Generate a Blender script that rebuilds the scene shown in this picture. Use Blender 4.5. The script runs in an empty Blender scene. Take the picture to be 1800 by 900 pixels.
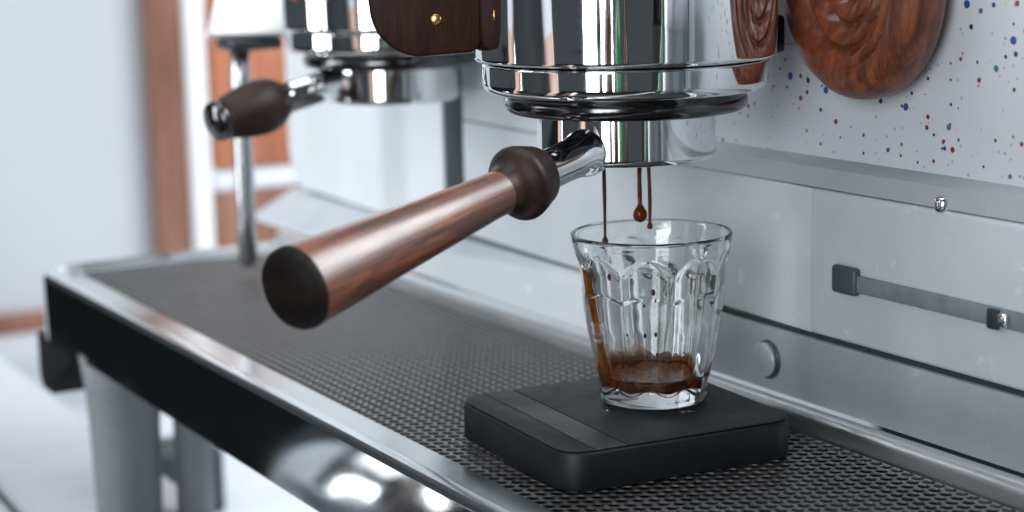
import bpy, bmesh, math, random
from mathutils import Vector, Matrix
R = math.radians
random.seed(7)
sc = bpy.context.scene
C = sc.collection

# ------------------------------------------------------------------ camera
cam_d = bpy.data.cameras.new("camera")
cam = bpy.data.objects.new("camera", cam_d); C.objects.link(cam)
cam.matrix_world = Matrix(((0.4927, -0.1403, 0.8588, 0.6311),
                           (0.8699, 0.1047, -0.4819, -0.4196),
                           (-0.0223, 0.9846, 0.1736, 0.2109),
                           (0, 0, 0, 1)))
cam_d.sensor_width = 36.0; cam_d.lens = 66.0
cam_d.clip_start = 0.02; cam_d.clip_end = 60
cam_d.dof.use_dof = True; cam_d.dof.focus_distance = 0.735; cam_d.dof.aperture_fstop = 7.2
sc.camera = cam

# ------------------------------------------------------------------ world, lamps, exposure
w = bpy.data.worlds.new("World"); sc.world = w; w.use_nodes = True
w.node_tree.nodes["Background"].inputs[0].default_value = (0.74, 0.84, 0.93, 1)
w.node_tree.nodes["Background"].inputs[1].default_value = 0.085

def area(name, loc, target, sx, sy, watts, col):
    d = bpy.data.lights.new(name, 'AREA'); d.shape = 'RECTANGLE'; d.size = sx; d.size_y = sy
    d.energy = watts; d.color = col
    o = bpy.data.objects.new(name, d); C.objects.link(o); o.location = loc
    o.rotation_euler = (Vector(target) - Vector(loc)).to_track_quat('-Z', 'Y').to_euler()
    return o
area("window_lamp", (0.50, 1.30, 1.40), (0.0, -0.08, 0.06), 1.9, 1.3, 112, (0.95, 0.975, 1.0))
area("ceiling_lamp", (-0.3, -0.5, 1.9), (-0.2, 0.0, 0.0), 1.6, 1.2, 18, (0.96, 0.98, 1.0))
area("left_fill_lamp", (-0.85, -1.80, 0.40), (-0.4, 0.0, 0.08), 0.8, 1.4, 36, (0.93, 0.97, 1.0))  # added front lamp: brightens the panels, white band in the chrome
area("right_fill_lamp", (1.35, -1.75, 0.40), (0.0, 0.0, 0.10), 0.85, 1.4, 40, (0.94, 0.97, 1.0))  # added lamp behind the camera, puts a white band on the bell

sc.view_settings.view_transform = 'Standard'; sc.view_settings.look = 'None'
sc.view_settings.exposure = 0.0; sc.view_settings.gamma = 1.0
sc.view_settings.use_curve_mapping = False
sc.cycles.use_denoising = True
sc.cycles.max_bounces = 14; sc.cycles.transmission_bounces = 12; sc.cycles.glossy_bounces = 6
sc.cycles.sample_clamp_indirect = 8.0

# ------------------------------------------------------------------ helpers
def obj(name, verts, faces, mat, parent=None, smooth=True, mats=None):
    me = bpy.data.meshes.new(name); me.from_pydata([tuple(v) for v in verts], [], faces); me.update()
    bm = bmesh.new(); bm.from_mesh(me); bmesh.ops.recalc_face_normals(bm, faces=bm.faces[:]); bm.to_mesh(me); bm.free()
    if smooth:
        for p in me.polygons: p.use_smooth = True
    o = bpy.data.objects.new(name, me); C.objects.link(o)
    if mat: me.materials.append(mat)
    if parent is not None: adopt(o, parent)
    return o
def adopt(o, parent):
    o.parent = parent
    bpy.context.view_layer.update()
    o.matrix_parent_inverse = parent.matrix_world.inverted()
def edge_split(o, ang=35):
    o.data.set_sharp_from_angle(angle=R(ang)); return o
def empty(name, loc, label, cat, group=None):
    o = bpy.data.objects.new(name, None); C.objects.link(o); o.location = loc; o.empty_display_size = 0.02
    tag(o, label, cat, group); bpy.context.view_layer.update(); return o
def tag(o, label, cat, group=None):
    o["label"] = label; o["category"] = cat
    if group: o["group"] = group
    return o
def struct(o): o["kind"] = "structure"; return o
def frame(origin, zdir):
    z = Vector(zdir).normalized(); q = Vector((0, 0, 1)).rotation_difference(z)
    return Matrix.Translation(Vector(origin)) @ q.to_matrix().to_4x4()
def lathe(prof, n=64, M=Matrix(), sx=1, sy=1):
    V, F, rings = [], [], []
    for r, z in prof:
        if r < 1e-7:
            V.append(M @ Vector((0, 0, z))); rings.append([len(V) - 1])
        else:
            ring = []
            for i in range(n):
                a = 2 * math.pi * i / n
                V.append(M @ Vector((r * math.cos(a) * sx, r * math.sin(a) * sy, z))); ring.append(len(V) - 1)
            rings.append(ring)
    for a, b in zip(rings[:-1], rings[1:]):
        if len(a) == 1 and len(b) == 1: continue
        for i in range(n):
            j = (i + 1) % n
            if len(a) == 1: F.append((a[0], b[i], b[j]))
            elif len(b) == 1: F.append((a[i], b[0], a[j]))
            else: F.append((a[i], b[i], b[j], a[j]))
    return V, F
def arc(cx, cz, r, a0, a1, n=6):
    return [(cx + r * math.cos(R(a0 + (a1 - a0) * i / n)), cz + r * math.sin(R(a0 + (a1 - a0) * i / n))) for i in range(n + 1)]
def tube(pts, rads, n=20):
    V, F = [], []
    pts = [Vector(p) for p in pts]; m = len(pts)
    up = Vector((0.3, 0.1, 1)).normalized()
    for k in range(m):
        t = (pts[min(k + 1, m - 1)] - pts[max(k - 1, 0)]).normalized()
        a = t.cross(up)
        if a.length < 0.05: a = t.cross(Vector((1, 0, 0)))
        a.normalize(); b = t.cross(a)
        for i in range(n):
            th = 2 * math.pi * i / n
            V.append(pts[k] + rads[k] * (math.cos(th) * a + math.sin(th) * b))
    for k in range(m - 1):
        for i in range(n):
            j = (i + 1) % n
            F.append((k * n + i, (k + 1) * n + i, (k + 1) * n + j, k * n + j))
    F.append(tuple(range(n))); F.append(tuple(range((m - 1) * n, m * n)))
    return V, F
def bevel_box(name, lo, hi, mat, parent=None, bev=0.001, seg=2, M=None):
    bm = bmesh.new()
    lo, hi = Vector(lo), Vector(hi)
    bmesh.ops.create_cube(bm, size=1)
    for v in bm.verts: v.co = Vector((lo[i] + (v.co[i] + 0.5) * (hi[i] - lo[i]) for i in range(3)))
    if bev > 0: bmesh.ops.bevel(bm, geom=bm.edges[:], offset=bev, segments=seg, affect='EDGES', profile=0.5)
    bm.normal_update()
    for f in bm.faces: f.smooth = max(abs(c) for c in f.normal) < 0.999
    if M is not None: bm.transform(M)
    me = bpy.data.meshes.new(name); bm.to_mesh(me); bm.free()
    me.set_sharp_from_angle(angle=R(40))
    o = bpy.data.objects.new(name, me); C.objects.link(o); me.materials.append(mat)
    if parent is not None: adopt(o, parent)
    return o
def slab(name, outline, z0, z1, mat, parent=None, bev=0.001, seg=3, M=None):
    """outline: list of (x, y) counter-clockwise, extruded z0..z1, edges rounded"""
    bm = bmesh.new()
    vs = [bm.verts.new((x, y, z0)) for x, y in outline]
    f = bm.faces.new(vs)
    r = bmesh.ops.extrude_face_region(bm, geom=[f])
    for g in r['geom']:
        if isinstance(g, bmesh.types.BMVert): g.co.z = z1
    bmesh.ops.recalc_face_normals(bm, faces=bm.faces[:])
    if bev > 0:
        es = [e for e in bm.edges if abs(e.verts[0].co.z - e.verts[1].co.z) < 1e-9]
        bmesh.ops.bevel(bm, geom=es, offset=bev, segments=seg, affect='EDGES', profile=0.5)
    bm.normal_update()
    for f in bm.faces: f.smooth = not (abs(f.normal.z) > 0.999 or (abs(f.normal.z) < 0.01 and max(e.calc_length() for e in f.edges) > 0.02))
    if M is not None: bm.transform(M)
    me = bpy.data.meshes.new(name); bm.to_mesh(me); bm.free()
    me.set_sharp_from_angle(angle=R(40))
    o = bpy.data.objects.new(name, me); C.objects.link(o); me.materials.append(mat)
    if parent is not None: adopt(o, parent)
    return o
def rrect(hx, hy, r, n=8, cx=0, cy=0):
    out = []
    for (sx, sy, a0) in ((1, -1, -90), (1, 1, 0), (-1, 1, 90), (-1, -1, 180)):
        for i in range(n + 1):
            a = R(a0 + 90 * i / n)
            out.append((cx + sx * (hx - r) + r * math.cos(a), cy + sy * (hy - r) + r * math.sin(a)))
    return out
def copy_tree(o, loc, label=None, cat=None, group=None, parent=None):
    c = o.copy(); C.objects.link(c); c.parent = parent
    if loc is not None: c.location = loc
    if label: tag(c, label, cat, group)
    for ch in o.children:
        copy_tree(ch, None, parent=c)
    return c

def sstep(a, b, x):
    t = min(1, max(0, (x - a) / (b - a))); return t * t * (3 - 2 * t)

# ------------------------------------------------------------------ materials
def nodes(name):
    m = bpy.data.materials.new(name); m.use_nodes = True
    nt = m.node_tree; return m, nt, nt.nodes["Principled BSDF"]
def N(nt, kind, **kw):
    n = nt.nodes.new(kind)
    for k, v in kw.items():
        if k in n.inputs: n.inputs[k].default_value = v
        else: setattr(n, k, v)
    return n
def ramp(nt, stops, interp='LINEAR'):
    n = nt.nodes.new("ShaderNodeValToRGB"); e = n.color_ramp.elements; n.color_ramp.interpolation = interp
    while len(e) < len(stops): e.new(0.5)
    for s, (p, c) in zip(e, stops):
        s.position = p; s.color = (*c, 1) if len(c) == 3 else c
    return n
def coords(nt, scale=(1, 1, 1), rot=(0, 0, 0)):
    tc = nt.nodes.new("ShaderNodeTexCoord"); mp = nt.nodes.new("ShaderNodeMapping")
    mp.inputs["Scale"].default_value = scale; mp.inputs["Rotation"].default_value = rot
    nt.links.new(tc.outputs["Object"], mp.inputs[0]); return mp
def bump(nt, b, height, strength, dist):
    n = nt.nodes.new("ShaderNodeBump"); n.inputs["Strength"].default_value = strength; n.inputs["Distance"].default_value = dist
    nt.links.new(height, n.inputs["Height"]); nt.links.new(n.outputs[0], b.inputs["Normal"]); return n
def metal(name, col, rough, var=0.05, scale=60, stretch=(1, 1, 1), bmp=0.0):
    m, nt, b = nodes(name)
    b.inputs["Base Color"].default_value = (*col, 1); b.inputs["Metallic"].default_value = 1
    mp = coords(nt, tuple(scale * s for s in stretch))
    nz = N(nt, "ShaderNodeTexNoise", Scale=1.0, Detail=5.0, Roughness=0.6); nt.links.new(mp.outputs[0], nz.inputs["Vector"])
    mr = N(nt, "ShaderNodeMapRange"); mr.inputs["From Min"].default_value = 0.3; mr.inputs["From Max"].default_value = 0.7
    mr.inputs["To Min"].default_value = max(0.01, rough - var); mr.inputs["To Max"].default_value = rough + var
    nt.links.new(nz.outputs[0], mr.inputs[0]); nt.links.new(mr.outputs[0], b.inputs["Roughness"])
    if bmp: bump(nt, b, nz.outputs[0], bmp, 0.0004)
    return m
def paint(name, col, rough, var=0.03, spec=0.5, scale=25, bmp=0.0, metallic=0.0):
    m, nt, b = nodes(name); b.inputs["Specular IOR Level"].default_value = spec; b.inputs["Metallic"].default_value = metallic
    mp = coords(nt, (scale,) * 3)
    nz = N(nt, "ShaderNodeTexNoise", Scale=1.0, Detail=6.0, Roughness=0.65); nt.links.new(mp.outputs[0], nz.inputs["Vector"])
    rp = ramp(nt, [(0.3, tuple(c * (1 - var) for c in col)), (0.7, tuple(min(1, c * (1 + var)) for c in col))])
    nt.links.new(nz.outputs[0], rp.inputs[0]); nt.links.new(rp.outputs[0], b.inputs["Base Color"])
    n3 = N(nt, "ShaderNodeTexNoise", Scale=14.0, Detail=7.0, Roughness=0.7, Distortion=0.8); tc3 = nt.nodes.new("ShaderNodeTexCoord"); nt.links.new(tc3.outputs["Object"], n3.inputs["Vector"])
    m3 = N(nt, "ShaderNodeMapRange"); m3.inputs["From Min"].default_value = 0.3; m3.inputs["From Max"].default_value = 0.7
    m3.inputs["To Min"].default_value = rough * 0.72; m3.inputs["To Max"].default_value = min(1, rough * 1.35)
    nt.links.new(n3.outputs[0], m3.inputs[0]); nt.links.new(m3.outputs[0], b.inputs["Roughness"])
    if bmp:
        n2 = N(nt, "ShaderNodeTexNoise", Scale=900.0, Detail=2.0)
        tc = nt.nodes.new("ShaderNodeTexCoord"); nt.links.new(tc.outputs["Object"], n2.inputs["Vector"])
        bump(nt, b, n2.outputs[0], bmp, 0.0002)
    return m
def wood(name, dark, mid, light, along, rough=0.32, fine=420, coarse=60, coat=0.3, spec=0.5, grain=0.75, bmp=0.25):
    """grain stretched along the local direction `along` (unit vector)"""
    m, nt, b = nodes(name)
    tc = nt.nodes.new("ShaderNodeTexCoord"); rot = nt.nodes.new("ShaderNodeVectorRotate"); rot.rotation_type = 'AXIS_ANGLE'
    q = Vector(along).normalized().rotation_difference(Vector((0, 0, 1)))
    ax, an = q.to_axis_angle(); rot.inputs["Axis"].default_value = ax if an > 1e-5 else (0, 0, 1); rot.inputs["Angle"].default_value = an
    nt.links.new(tc.outputs["Object"], rot.inputs["Vector"])
    def stretched(sx, sz):
        mp = nt.nodes.new("ShaderNodeMapping"); mp.inputs["Scale"].default_value = (sx, sx, sz)
        nt.links.new(rot.outputs[0], mp.inputs[0]); return mp
    a = N(nt, "ShaderNodeTexNoise", Scale=1.0, Detail=5.0, Roughness=0.6, Distortion=0.6)
    nt.links.new(stretched(coarse * 2, coarse * 0.22).outputs[0], a.inputs["Vector"])
    f = N(nt, "ShaderNodeTexNoise", Scale=1.0, Detail=4.0, Roughness=0.7)
    nt.links.new(stretched(fine * 2.2, fine * 0.08).outputs[0], f.inputs["Vector"])
    rp = ramp(nt, [(0.28, dark), (0.5, mid), (0.74, light)])
    nt.links.new(a.outputs[0], rp.inputs[0])
    rf = ramp(nt, [(0.36, (0.45, 0.4, 0.38)), (0.52, (1, 1, 1))])
    nt.links.new(f.outputs[0], rf.inputs[0])
    mx = N(nt, "ShaderNodeMix", data_type='RGBA', blend_type='MULTIPLY'); mx.inputs[0].default_value = grain
    nt.links.new(rp.outputs[0], mx.inputs[6]); nt.links.new(rf.outputs[0], mx.inputs[7]); nt.links.new(mx.outputs[2], b.inputs["Base Color"])
    mr = N(nt, "ShaderNodeMapRange"); mr.inputs["To Min"].default_value = rough + 0.1; mr.inputs["To Max"].default_value = rough - 0.06
    nt.links.new(f.outputs[0], mr.inputs[0]); nt.links.new(mr.outputs[0], b.inputs["Roughness"])
    b.inputs["Coat Weight"].default_value = coat; mc = N(nt, "ShaderNodeMapRange"); mc.inputs["From Min"].default_value = 0.3; mc.inputs["From Max"].default_value = 0.7; mc.inputs["To Min"].default_value = 0.46; mc.inputs["To Max"].default_value = 0.24
    nt.links.new(a.outputs[0], mc.inputs[0]); nt.links.new(mc.outputs[0], b.inputs["Coat Roughness"]); b.inputs["Coat IOR"].default_value = 1.65; b.inputs["Specular IOR Level"].default_value = spec
    bump(nt, b, f.outputs[0], bmp, 0.0003)
    return m

HD = Vector((0.0379, -0.1128, -0.0233)).normalized()      # direction of the near portafilter handle
M_chrome = metal("chrome", (0.80, 0.81, 0.82), 0.045, 0.02, 40)
M_chrome2 = metal("polished_steel", (0.76, 0.78, 0.79), 0.20, 0.05, 30)
M_lip = metal("lip_steel", (0.90, 0.92, 0.93), 0.17, 0.05, 30)
M_apron = metal("mirror_steel", (0.62, 0.65, 0.67), 0.05, 0.02, 20, bmp=0.02)
M_darkchrome = metal("dark_chrome", (0.10, 0.10, 0.105), 0.16, 0.06, 50)
M_strip = paint("strip_grey", (0.33, 0.36, 0.38), 0.42, 0.06, scale=40, metallic=0.25)
M_brushed = metal("brushed_steel", (0.50, 0.53, 0.55), 0.46, 0.05, 60, (0.4, 6, 12))
M_satin = paint("satin_leg", (0.17, 0.185, 0.195), 0.7, 0.06, scale=30, metallic=0.3)
M_rail = metal("rail_steel", (0.84, 0.86, 0.88), 0.36, 0.06, 30, (0.5, 4, 4))
M_grate = metal("grate_steel", (0.34, 0.335, 0.335), 0.42, 0.08, 80)
M_pan = paint("pan_black", (0.012, 0.014, 0.016), 0.5)
M_bracket = paint("bracket_black", (0.006, 0.008, 0.010), 0.9, 0.2, spec=0.1)
M_panel = paint("panel_white", (0.49, 0.53, 0.555), 0.50, 0.05, bmp=0.05)
def splashed(m, amount):
    nt = m.node_tree; b = nt.nodes["Principled BSDF"]; src = b.inputs["Base Color"].links[0].from_socket
    tc = nt.nodes.new("ShaderNodeTexCoord"); nz = N(nt, "ShaderNodeTexNoise", Scale=75.0, Detail=5.0, Roughness=0.62); nt.links.new(tc.outputs["Object"], nz.inputs["Vector"])
    rp = ramp(nt, [(0.62, (0, 0, 0)), (0.74, (1, 1, 1))]); nt.links.new(nz.outputs[0], rp.inputs[0])
    mu = N(nt, "ShaderNodeMath", operation='MULTIPLY'); mu.inputs[1].default_value = amount; nt.links.new(rp.outputs[0], mu.inputs[0])
    mx = N(nt, "ShaderNodeMix", data_type='RGBA'); nt.links.new(mu.outputs[0], mx.inputs[0]); nt.links.new(src, mx.inputs[6]); mx.inputs[7].default_value = (0.78, 0.80, 0.82, 1)
    nt.links.new(mx.outputs[2], b.inputs["Base Color"])
splashed(M_panel, 0.55); splashed(M_strip, 0.35)
M_band = paint("band_grey", (0.34, 0.37, 0.39), 0.4, 0.04)
M_black = paint("black_plastic", (0.005, 0.007, 0.009), 0.46, 0.3, spec=0.35, bmp=0.08)
M_blacktop = paint("black_soft_top", (0.010, 0.014, 0.017), 0.52, 0.4, spec=0.4, bmp=0.10)
M_gloss = paint("black_display", (0.008, 0.011, 0.013), 0.36, 0.3, spec=0.4)
M_slot = paint("slot_grey", (0.17, 0.20, 0.215), 0.5, 0.2, scale=90)
M_block = paint("block_grey", (0.045, 0.06, 0.065), 0.4, 0.3, scale=120)
M_slotdark = paint("slot_dark", (0.02, 0.03, 0.035), 0.4, 0.2)
M_gapdark = paint("gap_dark", (0.02, 0.03, 0.032), 0.7)
M_satin2 = metal("wand_steel", (0.40, 0.41, 0.43), 0.25, 0.05, 40)
M_enamel = paint("pale_enamel", (0.62, 0.66, 0.69), 0.5, 0.03)
M_brass = metal("brass", (0.72, 0.42, 0.15), 0.3)
M_white = paint("white_paint", (0.80, 0.82, 0.84), 0.5, 0.02)
M_wall = paint("wall_white", (0.43, 0.455, 0.485), 0.8, 0.03, scale=4)
M_counter = paint("counter_white", (0.54, 0.56, 0.59), 0.35, 0.03, scale=8)
M_shelf = paint("shelf_grey", (0.60, 0.64, 0.70), 0.5, 0.04)
M_floor = paint("floor_dark", (0.035, 0.038, 0.04), 0.6, 0.2, scale=3)
M_wood_handle = wood("walnut_handle", (0.014, 0.004, 0.002), (0.100, 0.026, 0.0100), (0.26, 0.078, 0.028), HD, rough=0.42, coarse=95, coat=0.75, grain=1.0, bmp=0.7)
M_wood_dark = wood("dark_walnut", (0.008, 0.004, 0.003), (0.022, 0.009, 0.006), (0.044, 0.018, 0.011), HD, rough=0.46, coat=0.0, spec=0.35)
M_wood_paddle = wood("paddle_wood", (0.010, 0.004, 0.003), (0.028, 0.009, 0.005), (0.050, 0.016, 0.008), (0.1, 0, 1), rough=0.5, coat=0.0, spec=0.15)
M_wood_knob = wood("knob_wood", (0.045, 0.011, 0.006), (0.16, 0.040, 0.016), (0.29, 0.088, 0.036), (0.15, 0, 1), rough=0.38, coarse=90, coat=0.25)
M_wood_cap = wood("end_grain", (0.004, 0.0035, 0.003), (0.008, 0.006, 0.005), (0.016, 0.010, 0.008), (1, 0, 0.2), rough=0.6, coat=0.0, spec=0.15)
M_post = wood("post_wood", (0.16, 0.07, 0.045), (0.22, 0.10, 0.065), (0.30, 0.15, 0.10), (0, 0, 1), rough=0.5, coarse=14, fine=90, coat=0)
M_orange = wood("orange_wood", (0.26, 0.085, 0.04), (0.40, 0.14, 0.07), (0.48, 0.20, 0.11), (0, 0, 1), rough=0.5, coarse=14, fine=90, coat=0)

def speckled():
    m, nt, b = nodes("speckled_enamel")
    base = (0.58, 0.615, 0.655, 1)
    cur = None
    def dots(scale, keep, rmax, seed, cols):
        nonlocal cur
        tc = nt.nodes.new("ShaderNodeTexCoord"); mp = nt.nodes.new("ShaderNodeMapping")
        mp.inputs["Location"].default_value = (seed, seed * 1.7, seed * 0.3); mp.inputs["Scale"].default_value = (scale, 0.0, scale)
        nt.links.new(tc.outputs["Object"], mp.inputs[0])
        nz = N(nt, "ShaderNodeTexNoise", Scale=3.0, Detail=1.0); nt.links.new(mp.outputs[0], nz.inputs["Vector"])
        mixv = N(nt, "ShaderNodeMix", data_type='VECTOR'); mixv.inputs[0].default_value = 0.06
        nt.links.new(mp.outputs[0], mixv.inputs[4]); nt.links.new(nz.outputs[1], mixv.inputs[5])
        vo = N(nt, "ShaderNodeTexVoronoi", voronoi_dimensions='3D', Scale=1.0, Randomness=1.0)
        nt.links.new(mixv.outputs[1], vo.inputs["Vector"])
        sp = nt.nodes.new("ShaderNodeSeparateColor"); nt.links.new(vo.outputs["Color"], sp.inputs[0])
        # radius for the cell: random, zero for most cells
        mr = N(nt, "ShaderNodeMapRange"); mr.inputs["From Min"].default_value = 1 - keep; mr.inputs["From Max"].default_value = 1.0
        mr.inputs["To Min"].default_value = rmax * 0.35; mr.inputs["To Max"].default_value = rmax
        nt.links.new(sp.outputs[0], mr.inputs[0])
        gt = N(nt, "ShaderNodeMath", operation='GREATER_THAN'); gt.inputs[1].default_value = 1 - keep; nt.links.new(sp.outputs[0], gt.inputs[0])
        lt = N(nt, "ShaderNodeMath", operation='LESS_THAN'); nt.links.new(vo.outputs["Distance"], lt.inputs[0]); nt.links.new(mr.outputs[0], lt.inputs[1])
        mu = N(nt, "ShaderNodeMath", operation='MULTIPLY'); nt.links.new(gt.outputs[0], mu.inputs[0]); nt.links.new(lt.outputs[0], mu.inputs[1])
        k = len(cols); rp = ramp(nt, [(i / k, c) for i, c in enumerate(cols)], 'CONSTANT'); nt.links.new(sp.outputs[1], rp.inputs[0])
        mx = N(nt, "ShaderNodeMix", data_type='RGBA'); nt.links.new(mu.outputs[0], mx.inputs[0])
        if cur is None: mx.inputs[6].default_value = base
        else: nt.links.new(cur, mx.inputs[6])
        nt.links.new(rp.outputs[0], mx.inputs[7]); cur = mx.outputs[2]
    dots(480, 0.20, 0.32, 3.1, [(0.30, 0.30, 0.33), (0.45, 0.30, 0.27), (0.35, 0.42, 0.45)])
    dots(230, 0.50, 0.28, 8.3, [(0.02, 0.025, 0.05), (0.22, 0.03, 0.02), (0.03, 0.10, 0.15), (0.10, 0.03, 0.03)])
    dots(130, 0.50, 0.21, 1.9, [(0.03, 0.07, 0.26), (0.04, 0.17, 0.25), (0.20, 0.04, 0.03), (0.04, 0.05, 0.09), (0.04, 0.13, 0.20), (0.24, 0.06, 0.04)])
    nt.links.new(cur, b.inputs["Base Color"]); b.inputs["Roughness"].default_value = 0.28
    return m
M_speck = speckled()

def glassmat():
    m, nt, b = nodes("clear_glass")
    b.inputs["Base Color"].default_value = (0.985, 0.995, 0.99, 1); b.inputs["Transmission Weight"].default_value = 1.0
    b.inputs["Roughness"].default_value = 0.0; b.inputs["IOR"].default_value = 1.5
    return m
M_glass = glassmat()
def coffee(name, a, c, rough=0.12, trans=0.0, scale=160):
    m, nt, b = nodes(name)
    mp = coords(nt, (scale,) * 3)
    nz = N(nt, "ShaderNodeTexNoise", Scale=1.0, Detail=5.0, Roughness=0.6, Distortion=1.2); nt.links.new(mp.outputs[0], nz.inputs["Vector"])
    rp = ramp(nt, [(0.38, a), (0.66, c)]); nt.links.new(nz.outputs[0], rp.inputs[0]); nt.links.new(rp.outputs[0], b.inputs["Base Color"])
    b.inputs["Roughness"].default_value = rough; b.inputs["Transmission Weight"].default_value = trans
    b.inputs["Specular IOR Level"].default_value = 0.2
    return m
M_coffee = coffee("espresso_liquid", (0.045, 0.011, 0.0035), (0.21, 0.062, 0.018))
M_crema = coffee("espresso_crema", (0.07, 0.018, 0.006), (0.46, 0.15, 0.04), 0.22, 0, 260)
M_amber = coffee("espresso_film", (0.42, 0.17, 0.04), (0.62, 0.30, 0.09), 0.1, 0.55, 200)
def filmmat(name, col, fac):
    m = bpy.data.materials.new(name); m.use_nodes = True; nt = m.node_tree; nt.nodes.clear()
    out = nt.nodes.new("ShaderNodeOutputMaterial"); mx = nt.nodes.new("ShaderNodeMixShader"); mx2 = nt.nodes.new("ShaderNodeMixShader")
    tr = nt.nodes.new("ShaderNodeBsdfTransparent"); df = nt.nodes.new("ShaderNodeBsdfDiffuse"); tl = nt.nodes.new("ShaderNodeBsdfTranslucent")
    mp = coords(nt, (300, 300, 90)); nz = N(nt, "ShaderNodeTexNoise", Scale=1.0, Detail=4.0); nt.links.new(mp.outputs[0], nz.inputs["Vector"])
    rp = ramp(nt, [(0.35, tuple(c * 0.45 for c in col)), (0.65, col)]); nt.links.new(nz.outputs[0], rp.inputs[0])
    for n_ in (df, tl): nt.links.new(rp.outputs[0], n_.inputs["Color"])
    tr.inputs["Color"].default_value = (min(1, col[0] * 1.5), min(1, col[1] * 1.6), min(1, col[2] * 1.8), 1)
    mx2.inputs[0].default_value = 0.5; nt.links.new(df.outputs[0], mx2.inputs[1]); nt.links.new(tl.outputs[0], mx2.inputs[2])
    mx.inputs[0].default_value = fac; nt.links.new(tr.outputs[0], mx.inputs[1]); nt.links.new(mx2.outputs[0], mx.inputs[2])
    nt.links.new(mx.outputs[0], out.inputs["Surface"]); return m
M_amber = filmmat("espresso_amber_film", (0.62, 0.33, 0.09), 0.32)
M_smear = filmmat("espresso_crema_film", (0.50, 0.17, 0.05), 0.6)
def fade_up(m, z0, z1, f0):
    nt = m.node_tree; tc = nt.nodes.new("ShaderNodeTexCoord"); sx = nt.nodes.new("ShaderNodeSeparateXYZ"); nt.links.new(tc.outputs["Object"], sx.inputs[0])
    mr = N(nt, "ShaderNodeMapRange", interpolation_type='SMOOTHSTEP'); mr.inputs["From Min"].default_value = z0; mr.inputs["From Max"].default_value = z1
    mr.inputs["To Min"].default_value = f0; mr.inputs["To Max"].default_value = 0.02; nt.links.new(sx.outputs[2], mr.inputs[0])
    for n_ in nt.nodes:
        if n_.type == 'MIX_SHADER' and any(l.from_node.type == 'BSDF_TRANSPARENT' for l in n_.inputs[1].links):
            nt.links.new(mr.outputs[0], n_.inputs[0])
        if n_.type == 'BSDF_TRANSPARENT': n_.inputs["Color"].default_value = (1, 0.93, 0.86, 1)
fade_up(M_smear, 0.0166 + 0.0115, 0.0166 + 0.0195, 0.85)
M_stream = coffee("espresso_stream", (0.060, 0.012, 0.005), (0.12, 0.026, 0.010), 0.10)
M_green = None

# ------------------------------------------------------------------ the setting
wall = struct(obj("wall", [(-1.5, -0.28, -1.06), (-1.5, 1.4, -1.06), (-1.5, 1.4, 1.6), (-1.5, -0.28, 1.6),
                           (-1.6, -0.28, -1.06), (-1.6, 1.4, -1.06), (-1.6, 1.4, 1.6), (-1.6, -0.28, 1.6)],
                  [(0, 1, 2, 3), (4, 5, 6, 7), (0, 1, 5, 4), (1, 2, 6, 5), (2, 3, 7, 6), (3, 0, 4, 7)], M_wall, smooth=False))
floor = struct(obj("floor", [(-9, -9, -1.06), (6, -9, -1.06), (6, 3, -1.06), (-9, 3, -1.06)], [(0, 1, 2, 3)], M_floor, smooth=False))
counter = struct(bevel_box("counter", (-1.30, -0.238, -0.175), (1.20, -0.034, -0.14), M_counter, bev=0.010, seg=4))
shelf = struct(bevel_box("counter_back", (-1.497, -0.033, -0.27), (0.75, 0.60, -0.238), M_shelf, bev=0.002))
trim = bevel_box("wall_trim", (-1.499, -0.30, -0.237), (-1.482, 1.0, -0.216), M_post, bev=0.002)
tag(trim, "brown wooden trim strip along the wall, low behind the tray", "trim")
seam = obj("cable", *tube([(-0.95, -0.135, -0.1385), (-0.60, -0.142, -0.1385), (-0.30, -0.150, -0.1385)], [0.0006, 0.0022, 0.0008], 8), M_slotdark)
tag(seam, "thin dark cable lying along the white counter below the tray", "cable")
dblock = bevel_box("dark_box", (-0.775, 0.015, -0.2375), (-0.715, 0.075, -0.185), M_slotdark, bev=0.004)
tag(dblock, "small dark box behind the counter, seen between the two machine legs", "box")

# wooden and white posts by the wall
bpost = bevel_box("door_post", (-1.499, 0.287, -0.2375), (-1.470, 0.3265, 1.2), M_post, bev=0.004)
bpost2 = tag(bpost, "brown wooden post standing against the white wall", "post")
wpost = bevel_box("white_post", (-1.499, 0.3275, -0.2375), (-1.460, 0.3560, 1.2), M_white, bev=0.004)
tag(wpost, "white post standing right of the brown wooden post", "post")
cab = empty("wooden_cabinet", (-1.0, 0.21, -0.2375), "orange brown wooden cabinet far behind the steam wand", "cabinet")
bevel_box("door", (-1.02, 0.187, -0.006), (-1.0, 0.33, 0.152), M_orange, cab, 0.003)
bevel_box("rail", (-1.02, 0.187, -0.026), (-1.004, 0.33, -0.0065), M_shelf, cab, 0.001)
bevel_box("base_panel", (-1.02, 0.187, -0.2375), (-1.002, 0.33, -0.0265), M_post, cab, 0.003)
bevel_box("side_board", (-1.06, 0.2045, -0.2375), (-1.021, 0.2130, 0.16), M_wood_dark, cab, 0.002)

# ------------------------------------------------------------------ espresso machine
mach = empty("espresso_machine", (-0.15, 0.07, -0.14), "white panelled chrome espresso machine with wooden controls, behind the drip tray", "espresso machine")
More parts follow.
